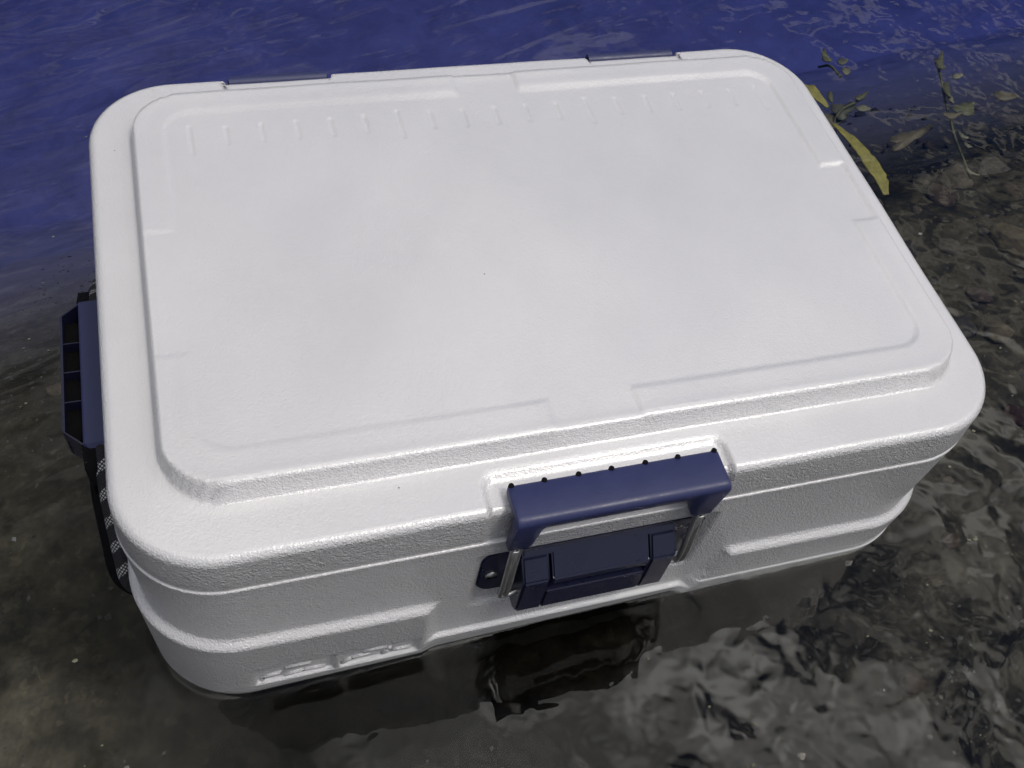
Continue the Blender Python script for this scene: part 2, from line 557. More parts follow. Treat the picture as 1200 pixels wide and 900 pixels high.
def mat_bed():
    m, nt, b = new_mat('silty_gravel_lake_bed')
    geo = N(nt, 'ShaderNodeNewGeometry')
    P = geo.outputs['Position']
    n1 = N(nt, 'ShaderNodeTexNoise', i_Scale=7.0, i_Detail=8.0, i_Roughness=0.68, i_Distortion=0.5)
    L(nt, P, n1.inputs['Vector'])
    n2 = N(nt, 'ShaderNodeTexNoise', i_Scale=38.0, i_Detail=3.0, i_Roughness=0.6)
    L(nt, P, n2.inputs['Vector'])
    wob = N(nt, 'ShaderNodeTexNoise', i_Scale=120.0, i_Detail=2.0)
    L(nt, P, wob.inputs['Vector'])
    wv = N(nt, 'ShaderNodeVectorMath', operation='MULTIPLY_ADD')
    L(nt, wob.outputs['Color'], wv.inputs[0])
    wv.inputs[1].default_value = (0.014, 0.014, 0.014)
    L(nt, P, wv.inputs[2])
    v = N(nt, 'ShaderNodeTexVoronoi', i_Scale=120.0, feature='SMOOTH_F1', i_Smoothness=0.35)
    L(nt, wv, v.inputs['Vector'])
    c1 = ramp(nt, n1.outputs[0], [(0.30, (0.007, 0.0066, 0.0045)), (0.5, (0.016, 0.0148, 0.010)), (0.72, (0.048, 0.044, 0.032))])
    c2 = ramp(nt, n2.outputs[0], [(0.3, (0.6, 0.6, 0.6)), (0.7, (1.35, 1.32, 1.25))])
    c = mixc(nt, 1.0, c1, c2, 'MULTIPLY')
    sc = N(nt, 'ShaderNodeSeparateColor')
    L(nt, v.outputs['Color'], sc.inputs[0])
    peb = ramp(nt, sc.outputs[0], [(0.0, (0.55, 0.55, 0.55)), (0.85, (1.1, 1.05, 1.0)), (1.0, (1.8, 1.75, 1.6))])
    c = mixc(nt, 0.5, c, mixc(nt, 1.0, c, peb, 'MULTIPLY'))
    # pale sand on the drop-off, cooler's shade and reflection darkened into the bed colour, silt lighter to either side
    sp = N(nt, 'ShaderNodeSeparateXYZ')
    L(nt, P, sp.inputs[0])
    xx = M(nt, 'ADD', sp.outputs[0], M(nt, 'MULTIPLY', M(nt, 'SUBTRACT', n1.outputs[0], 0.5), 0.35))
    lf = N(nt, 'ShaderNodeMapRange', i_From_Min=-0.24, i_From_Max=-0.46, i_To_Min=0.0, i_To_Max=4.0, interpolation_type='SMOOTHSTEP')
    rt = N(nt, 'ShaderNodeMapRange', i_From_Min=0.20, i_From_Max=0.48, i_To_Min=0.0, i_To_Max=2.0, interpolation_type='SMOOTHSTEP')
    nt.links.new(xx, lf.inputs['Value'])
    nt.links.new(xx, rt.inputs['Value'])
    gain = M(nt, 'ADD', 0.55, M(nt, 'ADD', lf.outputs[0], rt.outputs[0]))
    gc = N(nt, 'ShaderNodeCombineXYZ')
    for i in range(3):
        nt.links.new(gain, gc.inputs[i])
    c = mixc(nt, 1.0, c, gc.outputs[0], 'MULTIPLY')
    dp = N(nt, 'ShaderNodeMapRange', i_From_Min=-0.38, i_From_Max=-1.0)
    nt.links.new(M(nt, 'ADD', sp.outputs[2], M(nt, 'MULTIPLY', M(nt, 'SUBTRACT', n1.outputs[0], 0.5), 0.5)), dp.inputs['Value'])
    c = mixc(nt, dp.outputs[0], c, mixc(nt, 1.0, (0.47, 0.43, 0.37), ramp(nt, n1.outputs[0], [(0.3, (0.75, 0.75, 0.75)), (0.7, (1.2, 1.2, 1.2))]), 'MULTIPLY'))
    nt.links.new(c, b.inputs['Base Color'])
    b.inputs['Roughness'].default_value = 0.95
    b.inputs['Specular IOR Level'].default_value = 0.0
    bp = N(nt, 'ShaderNodeBump', i_Distance=0.004, i_Strength=0.7)
    L(nt, n2, bp.inputs['Height'])
    L(nt, bp, b.inputs['Normal'])
    return m


def make_bed():
    # fine grid near, coarse to the horizon
    g = np.concatenate([[-140, -60, -25, -10, -5, -3], np.arange(-2.0, 2.6, 0.016), [3, 5, 10, 25, 60, 140]])
    n = len(g)
    X, Y = np.meshgrid(g, g, indexing='ij')
    Z = bed_z(X, Y)
    for i in range(n):
        for j in range(n):
            x, y = X[i, j], Y[i, j]
            if abs(x) < 3 and abs(y) < 3:
                Z[i, j] += bed_noise(x, y)
    idx = np.arange(n * n).reshape(n, n)
    q = np.stack([idx[:-1, :-1], idx[1:, :-1], idx[1:, 1:], idx[:-1, 1:]], -1).reshape(-1, 4)
    me = npmesh('lake_bed', np.stack([X, Y, Z], -1).reshape(-1, 3), q)
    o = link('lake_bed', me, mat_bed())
    o['kind'] = 'structure'


make_bed()

# ------------------------------------------------------------------ cooler
ZB = 0.212                      # height of the lid rim above the cooler's underside
base = Vector((0, 0, FLOAT)) + Vector((-ZB * math.sin(TILT), 0, -ZB * math.cos(TILT)))
cooler = empty('cooler', base, (0, TILT, 0))
tag(cooler, 'white hard plastic cooler with navy handle and latch floating in shallow lake water', 'cooler')


def lower(o):
    """parts are modelled with z=0 at the lid rim; move the origin to the cooler's base"""
    o.location.z += ZB
    return o


HX, HY, RC = 0.2895, 0.2010, 0.060


def outline(inset=0.0, front=2.2e-3, side=4e-3, back=4e-3, nc=26):
    """points and outward normals round the rounded rectangle, counter-clockwise from front left"""
    pts, nor = [], []

    def line(a, b, n, step):
        k = max(2, int(math.hypot(b[0] - a[0], b[1] - a[1]) / step))
        for i in range(k):
            t = i / k
            pts.append((a[0] + (b[0] - a[0]) * t, a[1] + (b[1] - a[1]) * t))
            nor.append(n)

    def arc(cx, cy, a0):
        for i in range(nc):
            a = a0 + math.pi / 2 * i / nc
            pts.append((cx + RC * math.cos(a), cy + RC * math.sin(a)))
            nor.append((math.cos(a), math.sin(a)))
    X, Y, r = HX, HY, RC
    line((-X + r, -Y), (X - r, -Y), (0, -1), front)
    arc(X - r, -Y + r, -math.pi / 2)
    line((X, -Y + r), (X, Y - r), (1, 0), side)
    arc(X - r, Y - r, 0)
    line((X - r, Y), (-X + r, Y), (0, 1), back)
    arc(-X + r, Y - r, math.pi / 2)
    line((-X, Y - r), (-X, -Y + r), (-1, 0), side)
    arc(-X + r, -Y + r, math.pi)
    return np.array(pts), np.array(nor)


# ---- lid
def lid_height(x, y):
    z = np.zeros_like(x)
    pl = sdrr(x, y, -0.2575, 0.2665, -0.1610, 0.1712, 0.036)
    z += 0.0132 * sstep(0.0026, -0.0010, pl) - 0.0006 * sstep(0.0, -0.012, -np.abs(pl) + 0.0)
    # interrupted frame: a very shallow sunk panel that breaks out to the edge once on each side
    inn = sdrr(x, y, -0.2366, 0.2440, -0.1372, 0.1500, 0.020)
    tabs = np.minimum.reduce([
        sdrr(x, y, 0.20, 0.2630, -0.0222, 0.0370, 0.002),
        sdrr(x, y, -0.0303, 0.0265, -0.1585, -0.10, 0.002),
        sdrr(x, y, -0.0190, 0.0300, 0.10, 0.1715, 0.002),
        sdrr(x, y, -0.2560, -0.20, -0.066, 0.0350, 0.002)])
    sunk = np.minimum(inn, tabs)
    depth = 0.0004 + 0.0010 * sstep(-0.15, 0.15, x) + 0.0003 * sstep(0.0, 0.12, y)
    z -= depth * sstep(0.0026, -0.0026, sunk)
    # fish ruler: a tick every inch, every sixth one longer
    for i in range(19):
        xi = -0.2190 + i * 0.0249
        lo, hi = (0.1055, 0.1350) if i % 6 == 0 else (0.1130, 0.1320)
        m = sstep(lo - 0.002, lo + 0.002, y) * sstep(hi + 0.002, hi - 0.002, y)
        z -= 0.0008 * m * np.exp(-((x - xi + (y - 0.12) * 0.02) / 0.0013) ** 2)
    # hollow for the latch grip in the front rim
    rec = sdrr(x, y, -0.0800, 0.0765, -0.26, -0.1760, 0.008)
    z -= 0.0034 * sstep(0.0025, -0.0025, rec)
    # slow unevenness of the moulding
    z += 0.00035 * np.sin(x * 23 + 1.1) * np.sin(y * 31 + 0.4) + 0.0002 * np.sin(x * 71) * np.cos(y * 53)
    return z


def notch(x, y, amt=0.0048):
    """rear cut-outs for the hinges"""
    k = np.maximum(sstep(-0.1905, -0.1885, x) * sstep(-0.1078, -0.1098, x),
                   sstep(0.1032, 0.1052, x) * sstep(0.1870, 0.1850, x))
    return y - amt * k * sstep(0.1845, 0.1900, y)


def make_lid():
    NX, NY, FIL = 440, 330, 0.0062
    X0, Y0, r = HX - FIL, HY - FIL, RC - FIL          # flat top ends where the edge fillet begins
    k = 26
    yy = np.concatenate([-Y0 + r * (1 - np.cos(np.linspace(0, math.pi / 2, k))),
                         np.linspace(-Y0 + r, Y0 - r, NY - 2 * k + 2)[1:-1],
                         (Y0 - r + r * np.sin(np.linspace(0, math.pi / 2, k)))])
    u = np.linspace(-1, 1, NX)
    w = np.full_like(yy, X0)
    for i, y in enumerate(yy):
        d = abs(y) - (Y0 - r)
        if d > 0:
            w[i] = X0 - r + math.sqrt(max(r * r - d * d, 0))
    X = w[:, None] * u[None, :]
    Y = np.repeat(yy[:, None], NX, 1)
    ny = len(yy)
    idx = np.arange(ny * NX).reshape(ny, NX)
    q = [np.stack([idx[:-1, :-1], idx[:-1, 1:], idx[1:, 1:], idx[1:, :-1]], -1).reshape(-1, 4)]
    loop = np.concatenate([idx[0, :-1], idx[:-1, -1], idx[-1, :0:-1], idx[:0:-1, 0]])
    lx, ly = X.reshape(-1)[loop], Y.reshape(-1)[loop]
    nx = np.where(np.abs(lx) > X0 - r, lx - np.sign(lx) * (X0 - r), 0)
    nyv = np.where(np.abs(ly) > Y0 - r, ly - np.sign(ly) * (Y0 - r), 0)
    nn = np.hypot(nx, nyv)
    nx, nyv = nx / nn, nyv / nn
    verts = [np.stack([X.reshape(-1), notch(X.reshape(-1), Y.reshape(-1)), lid_height(X, Y).reshape(-1)], -1)]
    prof = [(FIL * math.sin(a), -FIL + FIL * math.cos(a)) for a in np.linspace(0, math.pi / 2, 9)[1:]]
    prof += [(FIL + 0.0006, -0.016), (FIL + 0.0011, -0.024), (FIL + 0.0014, -0.031), (FIL + 0.0010, -0.0335),
             (FIL - 0.0004, -0.0345), (FIL - 0.010, -0.0346)]
    prev = loop
    base_n = ny * NX
    for o_, z_ in prof:
        x, y = lx + nx * o_, ly + nyv * o_
        fade = np.clip(1 + z_ / 0.03, 0, 1)
        z = z_ + lid_height(x, y) * fade
        rec = sstep(-0.0825, -0.0775, x) * sstep(0.079, 0.074, x) * (y < -0.15)
        y = y + 0.0022 * rec * (1 if z_ > -0.03 else 0.6)
        y = notch(x, y)
        verts.append(np.stack([x, y, z], -1))
        cur = base_n + np.arange(len(loop))
        q.append(np.stack([prev, cur, np.roll(cur, -1), np.roll(prev, -1)], -1))
        prev = cur
        base_n += len(loop)
    me = npmesh('lid', np.concatenate(verts), np.concatenate(q), [prev[::-1]])
    o = link('lid', me, SHELL, cooler)
    fix_normals(o)
    return lower(o)


lid = make_lid()


# ---- body
def make_body():
    P, Nn = outline()
    n = len(P)
    zs = np.concatenate([[-0.0352, -0.0352, -0.0356, -0.0364, -0.0376, -0.040],
                         np.arange(-0.043, -0.154, -0.0016), np.arange(-0.1552, -0.196, -0.0008),
                         [-0.197, -0.199, -0.201, -0.203, -0.205, -0.207, -0.209, -0.2105, -0.2115, -0.212]])
    off = np.zeros_like(zs) + 0.0
    off[0] = -0.030
    off[1] = 0.0008
    off[2] = 0.0018
    off[3] = 0.0020
    off[4] = 0.0019
    off[5] = 0.0018
    k = np.arange(6, len(zs))
    off[k] = 0.0016 - 0.0165 * (-zs[k] - 0.04)
    tail = zs < -0.196
    off[tail] -= 0.016 * (1 - np.sqrt(np.clip(1 - ((-zs[tail] - 0.196) / 0.016) ** 2, 0, 1)))
    V = []
    x, y = P[:, 0], P[:, 1]
    for i, z in enumerate(zs):
        front = (y < -0.14)
        zr = -0.1150 - 0.023 * x                          # step that runs round the body
        xr = 0.107 - 0.022 * np.clip((-z - 0.125) / 0.07, 0, 1.3)
        xl = -0.108
        side = np.where(front, np.maximum(sstep(xr - 0.002, xr + 0.0065, x), sstep(xl + 0.008, xl - 0.006, x)), 1.0)
        o = off[i] + 0.0066 * side * sstep(0.0002, -0.0058, z - zr)
        mid = front * (1 - side)
        if i > 5:
            # hollow behind the latch plate, step above the waterline
            o = o - 0.0040 * front * sstep(0.084, 0.078, np.abs(x)) * sstep(-0.053, -0.058, z) * sstep(-0.140, -0.130, z)
            o = o + 0.0040 * mid * sstep(-0.1795, -0.1835, z + 0.03 * x)
            o = o + 0.0012 * front * side * (x > 0) * sstep(-0.171, -0.174, z + 0.05 * (x - 0.16))
            # sunk badge panel with a divider on the lower left
            zt = z + 0.035 * (x + 0.116)
            bd = sdrr(x, zt, -0.2290, -0.1150, -0.1905, -0.1620, 0.003)
            bar = sstep(0.0035, 0.0015, np.abs(x + 0.1735))
            o = o - 0.0034 * front * sstep(0.0006, -0.0008, bd) * (1 - bar)
        V.append(np.stack([x + Nn[:, 0] * o, notch(x + Nn[:, 0] * o, y + Nn[:, 1] * o, 0.006 if z > -0.09 else 0.0), z + 0.062 * (x + 0.21) * np.clip((-z - 0.15) / 0.05, 0, 1)], -1))
    V = np.concatenate(V)
    q = []
    ar = np.arange(n)
    for i in range(len(zs) - 1):
        a, b = i * n + ar, (i + 1) * n + ar
        q.append(np.stack([a, b, np.roll(b, -1), np.roll(a, -1)], -1))
    me = npmesh('body', V, np.concatenate(q), [list(ar), list(((len(zs) - 1) * n + ar)[::-1])])
    o = link('body', me, SHELL, cooler)
    fix_normals(o)
    return lower(o)


body = make_body()


def emboss():
    """raised strokes inside the badge panel, tops showing above the water"""
    bm = bmesh.new()

    def stroke(pts, w, h=0.0042):
        for (x0, z0), (x1, z1) in zip(pts[:-1], pts[1:]):
            d = math.hypot(x1 - x0, z1 - z0)
            y = -0.2028
            mm = Matrix.Translation(((x0 + x1) / 2, y, (z0 + z1) / 2)) @ Matrix.Rotation(-math.atan2(z1 - z0, x1 - x0), 4, 'Y') @ Matrix.Diagonal((d + w * 0.7, h, w, 1))
            r = bmesh.ops.create_cube(bm, size=1, matrix=mm)
            es = list({e for v in r['verts'] for e in v.link_edges})
            bmesh.ops.bevel(bm, geom=es, offset=0.0009, segments=2, affect='EDGES')
    t = -0.1655
    stroke([(-0.2235, t - 0.016), (-0.212, t - 0.0135)], 0.0048)
    stroke([(-0.2245, t - 0.025), (-0.2235, t - 0.016)], 0.0040)
    stroke([(-0.2065, t - 0.0065), (-0.1915, t - 0.0060)], 0.0055)
    stroke([(-0.2090, t - 0.0200), (-0.1960, t - 0.0170), (-0.1820, t - 0.0180)], 0.0042)
    stroke([(-0.1690, t - 0.0200), (-0.1620, t - 0.0135), (-0.1500, t - 0.0125)], 0.0042)
    stroke([(-0.1530, t - 0.0065), (-0.1385, t - 0.0060)], 0.0052)
    stroke([(-0.1400, t - 0.0175), (-0.1345, t - 0.0125), (-0.1360, t - 0.0085)], 0.0040)
    stroke([(-0.1320, t - 0.0150), (-0.1215, t - 0.0155)], 0.0040)
    return lower(bm_obj('embossed_badge', bm, SHELL, body))


eb = emboss()
eb.location.z -= ZB      # child of the body, which already carries the offset


# ---- hinges
for xa, xb in ((-0.1868, -0.1112), (0.1066, 0.1834)):
    bm = bmesh.new()
    bevel_box(bm, xa, xb, 0.1935, 0.2000, -0.060, -0.0045, 0.0016, 3)
    bmesh.ops.create_cone(bm, cap_ends=True, segments=20, radius1=0.0052, radius2=0.0052, depth=xb - xa - 0.001,
                          matrix=Matrix.Translation(((xa + xb) / 2, 0.2008, -0.0068)) @ Matrix.Rotation(math.pi / 2, 4, 'Y'))
    h = lower(bm_obj('hinge', bm, NAVY, cooler))
    crisp(h)
    bm = bmesh.new()
    bmesh.ops.create_cone(bm, cap_ends=True, segments=14, radius1=0.0022, radius2=0.0022, depth=xb - xa + 0.0004,
                          matrix=Matrix.Translation(((xa + xb) / 2, 0.2008, -0.0068)) @ Matrix.Rotation(math.pi / 2, 4, 'Y'))
    crisp(bm_obj('hinge_pin', bm, BLACK, h))

# ---- latch: grip over the lid edge
def make_grip():
    secs = []
    xs = list(np.linspace(-0.0668, 0.0668, 60))
    xs = sorted(set([-0.0680, -0.0676] + xs + [0.0676, 0.0680]))
    for x in xs:
        e = max(0, abs(x) - 0.0664) / 0.0016
        s = 0.0011 * (1 - math.sqrt(max(0, 1 - e * e)))     # rounds the ends
        t = float(sstep(0.0550, 0.0465, np.array(abs(x))))
        zb = -0.0370 + 0.0195 * t
        zi = -0.0015
        p = [(-0.1872 - s, zi + s), (-0.1868 - s, 0.0040 - s), (-0.1885, 0.0052 - s), (-0.2080, 0.0052 - s)]
        for a in np.linspace(math.pi / 2, math.pi, 7):
            p.append((-0.2085 - (0.0052 - s) * math.cos(a - math.pi / 2 - math.pi / 2 + math.pi) * -1 if False else -0.2085 + 0.0050 * math.cos(a), 0.0002 - s + 0.0050 * math.sin(a)))
        p += [(-0.2098 + 0.0022 * t + s, zb + 0.0012), (-0.2090 + 0.0022 * t + s, zb + s), (-0.2036 - s, zb + s), (-0.2030 - s, zb + 0.0012), (-0.2030 - s, zi + s)]
        secs.append([(x, y, z) for y, z in p])
    v, f = loft(secs)
    o = pydata('latch_grip', v, f, NAVY, cooler)
    fix_normals(o)
    crisp(o, 40)
    return lower(o)


grip = make_grip()
for x in (-0.0655, -0.0450, -0.0235, -0.0025, 0.0195, 0.0410, 0.0655):
    bm = bmesh.new()
    bmesh.ops.create_cone(bm, cap_ends=True, segments=12, radius1=0.0019, radius2=0.0017, depth=0.0056,
                          matrix=Matrix.Translation((x, -0.1872, 0.0028)))
    crisp(bm_obj('grip_rib', bm, BLACK, grip))

# ---- latch: wire rods
for sx in (-1, 1):
    bm = bmesh.new()
    for dx in (-0.0021, 0.0021):
        v, f, uv = tube(smooth_path([(sx * 0.0612 + dx, -0.2068, -0.030), (sx * 0.0620 + dx, -0.2085, -0.055), (sx * 0.0632 + dx, -0.2112, -0.085),
                                     (sx * 0.0634 + dx, -0.2108, -0.1005), (sx * 0.0632 + dx * 0.7, -0.2085, -0.1045)], 6), 0.0018, 10)
        bv = [bm.verts.new(p) for p in v]
        for q in f:
            bm.faces.new([bv[i] for i in q])
    v, f, uv = tube(smooth_path([(sx * 0.0655, -0.2100, -0.1040), (sx * 0.060, -0.2095, -0.1055), (sx * 0.052, -0.2080, -0.1050)], 5), 0.0018, 10)
    bv = [bm.verts.new(p) for p in v]
    for q in f:
        bm.faces.new([bv[i] for i in q])
    bevel_box(bm, sx * 0.0624 - 0.0021, sx * 0.0624 + 0.0021, -0.2098, -0.2088, -0.094, -0.040, 0.0003, 1)
    crisp(lower(bm_obj('latch_rod', bm, STEEL, cooler)), 50)


# ---- latch: base plate, ears and lever on the body
def extrude_xz(bm, pts, y0, y1, b=0.0008):
    vs_ = [bm.verts.new((x, y0, z)) for x, z in pts]
    fc = bm.faces.new(vs_)
    r = bmesh.ops.extrude_face_region(bm, geom=[fc])
    nv = [g for g in r['geom'] if isinstance(g, bmesh.types.BMVert)]
    bmesh.ops.translate(bm, verts=nv, vec=(0, y1 - y0, 0))
    if b:
        fr_ = [e for e in {e for v in nv for e in v.link_edges} if all(v in nv for v in e.verts)]
        bmesh.ops.bevel(bm, geom=fr_, offset=b, segments=2, affect='EDGES')


def rrect(x0, x1, z0, z1, r, n=6):
    out = []
    for cx, cz, a0 in ((x1 - r, z0 + r, -90), (x1 - r, z1 - r, 0), (x0 + r, z1 - r, 90), (x0 + r, z0 + r, 180)):
        for i in range(n + 1):
            a = R(a0 + 90 * i / n)
            out.append((cx + r * math.cos(a), cz + r * math.sin(a)))
    return out


bm = bmesh.new()
extrude_xz(bm, rrect(-0.0785, 0.0785, -0.1155, -0.0600, 0.012), -0.1930, -0.1998, 0.0012)
# raised rim of the plate
extrude_xz(bm, rrect(-0.0545, 0.0545, -0.1270, -0.0625, 0.006), -0.1935, -0.2008, 0.0010)
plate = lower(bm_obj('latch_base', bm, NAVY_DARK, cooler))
crisp(plate, 30)


def wedge(name, prof, x0, x1, mat, parent, b=0.0012):
    bm = bmesh.new()
    vs_ = [bm.verts.new((x0, y, z)) for y, z in prof]
    fc = bm.faces.new(vs_)
    r = bmesh.ops.extrude_face_region(bm, geom=[fc])
    nv = [g for g in r['geom'] if isinstance(g, bmesh.types.BMVert)]
    bmesh.ops.translate(bm, verts=nv, vec=(x1 - x0, 0, 0))
    bmesh.ops.bevel(bm, geom=list(bm.edges), offset=b, segments=2, affect='EDGES')
    o = bm_obj(name, bm, mat, parent)
    crisp(o, 28)
    return o


# lever flap: a T-shaped sloping cover, its stem between the two ears
bm = bmesh.new()
tee = [(-0.0530, 0.0), (0.0530, 0.0), (0.0530, -0.0062), (0.0336, -0.0062), (0.0336, -0.0245), (-0.0336, -0.0245), (-0.0336, -0.0062), (-0.0530, -0.0062)]
extrude_xz(bm, tee, 0.0070, 0.0, 0.0012)
sl = math.atan2(0.0158, 0.0182)
bmesh.ops.transform(bm, verts=bm.verts, matrix=Matrix.Translation((0, -0.2004, -0.0600)) @ Matrix.Rotation(sl, 4, 'X').inverted())
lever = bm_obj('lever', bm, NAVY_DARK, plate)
crisp(lever, 28)
wedge('lever_lip', [(-0.2020, -0.0760), (-0.2120, -0.0770), (-0.2160, -0.0772), (-0.2168, -0.0780), (-0.2168, -0.0850), (-0.2020, -0.0870)], -0.0335, 0.0335, NAVY_DARK, lever, 0.0008)
for x0, x1 in ((-0.0535, -0.0352), (0.0352, 0.0535)):
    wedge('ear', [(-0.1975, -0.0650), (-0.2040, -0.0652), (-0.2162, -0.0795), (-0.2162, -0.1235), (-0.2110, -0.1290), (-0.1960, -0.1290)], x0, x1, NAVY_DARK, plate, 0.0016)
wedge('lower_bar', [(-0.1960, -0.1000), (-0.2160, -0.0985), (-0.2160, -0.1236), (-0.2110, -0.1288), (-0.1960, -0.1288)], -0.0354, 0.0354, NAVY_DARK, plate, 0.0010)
for sx in (-1, 1):
    bm = bmesh.new()
    bmesh.ops.create_uvsphere(bm, u_segments=14, v_segments=8, radius=0.0042,
                              matrix=Matrix.Translation((sx * 0.0700, -0.2002, -0.0905)) @ Matrix.Diagonal((1, 0.45, 1, 1)))
    bm_obj('screw', bm, STEEL, plate)
    bm = bmesh.new()
    bevel_box(bm, sx * 0.0700 - 0.0034, sx * 0.0700 + 0.0034, -0.2024, -0.2018, -0.0912, -0.0898, 0)
    bm_obj('screw_slot', bm, BLACK, plate, smooth=False)
# white moulded stop on the body under the right end of the grip
bm = bmesh.new()
bmesh.ops.create_uvsphere(bm, u_segments=18, v_segments=10, radius=0.0085,
                          matrix=Matrix.Translation((0.0665, -0.2010, -0.0460)) @ Matrix.Diagonal((1.1, 0.5, 0.9, 1)))
ls = bm_obj('latch_stop', bm, SHELL, body)


# ---- carry handle on the left end
def make_handle():
    bm = bmesh.new()
    # main bar, chamfered ends; sections along y
    secs = []
    for y, c in ((-0.0640, 0.0035), (-0.0610, 0.0004), (-0.0606, 0.0), (0.0606, 0.0), (0.0610, 0.0004), (0.0640, 0.0035)):
        p = [(-0.2925, -0.0775 - c), (-0.3130 + c, -0.0775 - c), (-0.3142 + c, -0.0785 - c), (-0.3150 + c, -0.1010), (-0.3120, -0.1065 + c), (-0.2925, -0.1065 + c)]
        secs.append([(x, y, z) for x, z in p])
    v, f = loft(secs)
    bv = [bm.verts.new(p) for p in v]
    for q in f:
        bm.faces.new([bv[i] for i in q])
    o = bm_obj('carry_handle', bm, NAVY, cooler)
    crisp(o, 25)
    lower(o)
    # outer wall with slanted ends
    bm = bmesh.new()
    secs = []
    for t in (0, 1):
        x = -0.3252 - 0.0016 * t
        secs.append([(x, -0.0480, -0.0790), (x, 0.0500, -0.0790), (x, 0.0500, -0.1030), (x, -0.0480, -0.1030)])
    v, f = loft(secs)
    bv = [bm.verts.new(p) for p in v]
    for q in f:
        bm.faces.new([bv[i] for i in q])
    bm_obj('outer_wall', bm, NAVY_DARK, o, smooth=False)
    bm = bmesh.new()
    bm.free()
    for s, (ya, yb) in ((-1, (-0.0480, -0.0605)), (1, (0.0500, 0.0605))):
        bm = bmesh.new()
        # slanted end pieces joining the wall to the bar
        A = [(-0.3268, ya), (-0.3252, ya + 0.0003 * s), (-0.3140, yb - 0.0010 * s), (-0.3146, yb)]
        v, f = loft([[(x, y, -0.0790) for x, y in A], [(x, y, -0.1045) for x, y in A]])
        bv = [bm.verts.new(p) for p in v]
        for q in f:
            bm.faces.new([bv[i] for i in q])
        bm_obj('end_wall', bm, NAVY_DARK, o, smooth=False)  # shade on these ends put in as a darker navy
    bm = bmesh.new()
    bevel_box(bm, -0.3253, -0.3148, -0.050, 0.051, -0.1045, -0.0890, 0)
    bm_obj('cell_floor', bm, BLACK, o, smooth=False)  # raised black floor stands in for the deep shade inside the cells
    for y in (-0.0240, 0.0010, 0.0260):
        bm = bmesh.new()
        bevel_box(bm, -0.3254, -0.3146, y - 0.0004, y + 0.0004, -0.1020, -0.0800, 0)
        bm_obj('cell_divider', bm, NAVY_DARK, o, smooth=False)  # darker navy adds to the painted shade of the cells
    # dark end socket where the rope enters
    for s in (-1, 1):
        secs = []
        for y, x0, x1, z0, z1 in ((0.0600, -0.2930, -0.3155, -0.0790, -0.1080), (0.0760, -0.2940, -0.3150, -0.0850, -0.1150), (0.0840, -0.2960, -0.3120, -0.0940, -0.1170)):
            secs.append([(x0, s * y, z0), (x1, s * y, z0), (x1, s * y, z1), (x0, s * y, z1)])
        v, f = loft(secs)
        e = pydata('end_socket', v, f, BLACK, o)
        fix_normals(e)
        crisp(e, 30)
        for k, pts, rad in ((0, [(-0.3040, 0.058, -0.0830), (-0.3040, 0.078, -0.0910), (-0.3030, 0.100, -0.1050), (-0.3015, 0.122, -0.1240), (-0.3000, 0.134, -0.1380), (-0.2940, 0.136, -0.1500), (-0.2860, 0.134, -0.1540)], 0.0054),
                            (1, [(-0.3105, 0.066, -0.1000), (-0.3105, 0.084, -0.1100), (-0.3090, 0.106, -0.1250), (-0.3070, 0.126, -0.1410), (-0.2990, 0.133, -0.1530), (-0.2900, 0.131, -0.1600), (-0.2830, 0.128, -0.1610)], 0.0054)):
            v, f, uv = tube(smooth_path([(x, s * y, z) for x, y, z in pts], 8), rad, 16, caps=False)
            ro = pydata('rope', v, f, BLACK if k else ROPE, o)
            ul = ro.data.uv_layers.new(name='UVMap')
            for poly in ro.data.polygons:
                vv = [uv[ro.data.loops[li].vertex_index][1] for li in poly.loop_indices]
                wrap = max(vv) - min(vv) > 0.5
                for li in poly.loop_indices:
                    a, b_ = uv[ro.data.loops[li].vertex_index]
                    if wrap and b_ < 0.5:
                        b_ += 1
                    ul.data[li].uv = (a, b_)
            if k:
                pass
    return o


make_handle()

# ------------------------------------------------------------------ stones on the bed
def mat_stone():
    m, nt, b = new_mat('lake_stone')
    oi = N(nt, 'ShaderNodeObjectInfo')
    tcx = N(nt, 'ShaderNodeTexCoord')
    n1 = N(nt, 'ShaderNodeTexNoise', i_Scale=2.2, i_Detail=7.0, i_Roughness=0.65)
    L(nt, tcx.outputs['Object'], n1.inputs['Vector'])
    c = oi.outputs['Color']
    k = ramp(nt, n1.outputs[0], [(0.3, (0.5, 0.5, 0.5)), (0.7, (1.35, 1.33, 1.25))])
    cc = mixc(nt, 1.0, c, k, 'MULTIPLY')
    # silt on the top faces
    nt.links.new(cc, b.inputs['Base Color'])
    b.inputs['Roughness'].default_value = 0.9
    b.inputs['Specular IOR Level'].default_value = 0.1
    return m


STONE = mat_stone()
stone_meshes = []
for k in range(8):
    bm = bmesh.new()
    bmesh.ops.create_icosphere(bm, subdivisions=2, radius=1)
    for v in bm.verts:
        p = v.co.normalized()
        d = 1 + 0.30 * mnoise.noise(p * 1.1 + Vector((k * 9.1, 0, 0))) + 0.16 * mnoise.noise(p * 2.6 + Vector((0, k * 5.3, 0)))
        q = p * d
        for a in ((0.6, 0.2, 0.75), (-0.7, 0.5, 0.5), (0.1, -0.9, 0.45), (0.3, 0.7, -0.3)):     # broken flat faces
            nrm = Vector(a).normalized()
            lim = 0.72 + 0.05 * k / 8
            t = q.dot(nrm)
            if t > lim:
                q -= nrm * (t - lim) * 0.8
        v.co = q
    me = bpy.data.meshes.new('lake_stone')
    bm.to_mesh(me)
    bm.free()
    me.materials.append(STONE)
    me.polygons.foreach_set('use_smooth', [True] * len(me.polygons))
    stone_meshes.append(me)


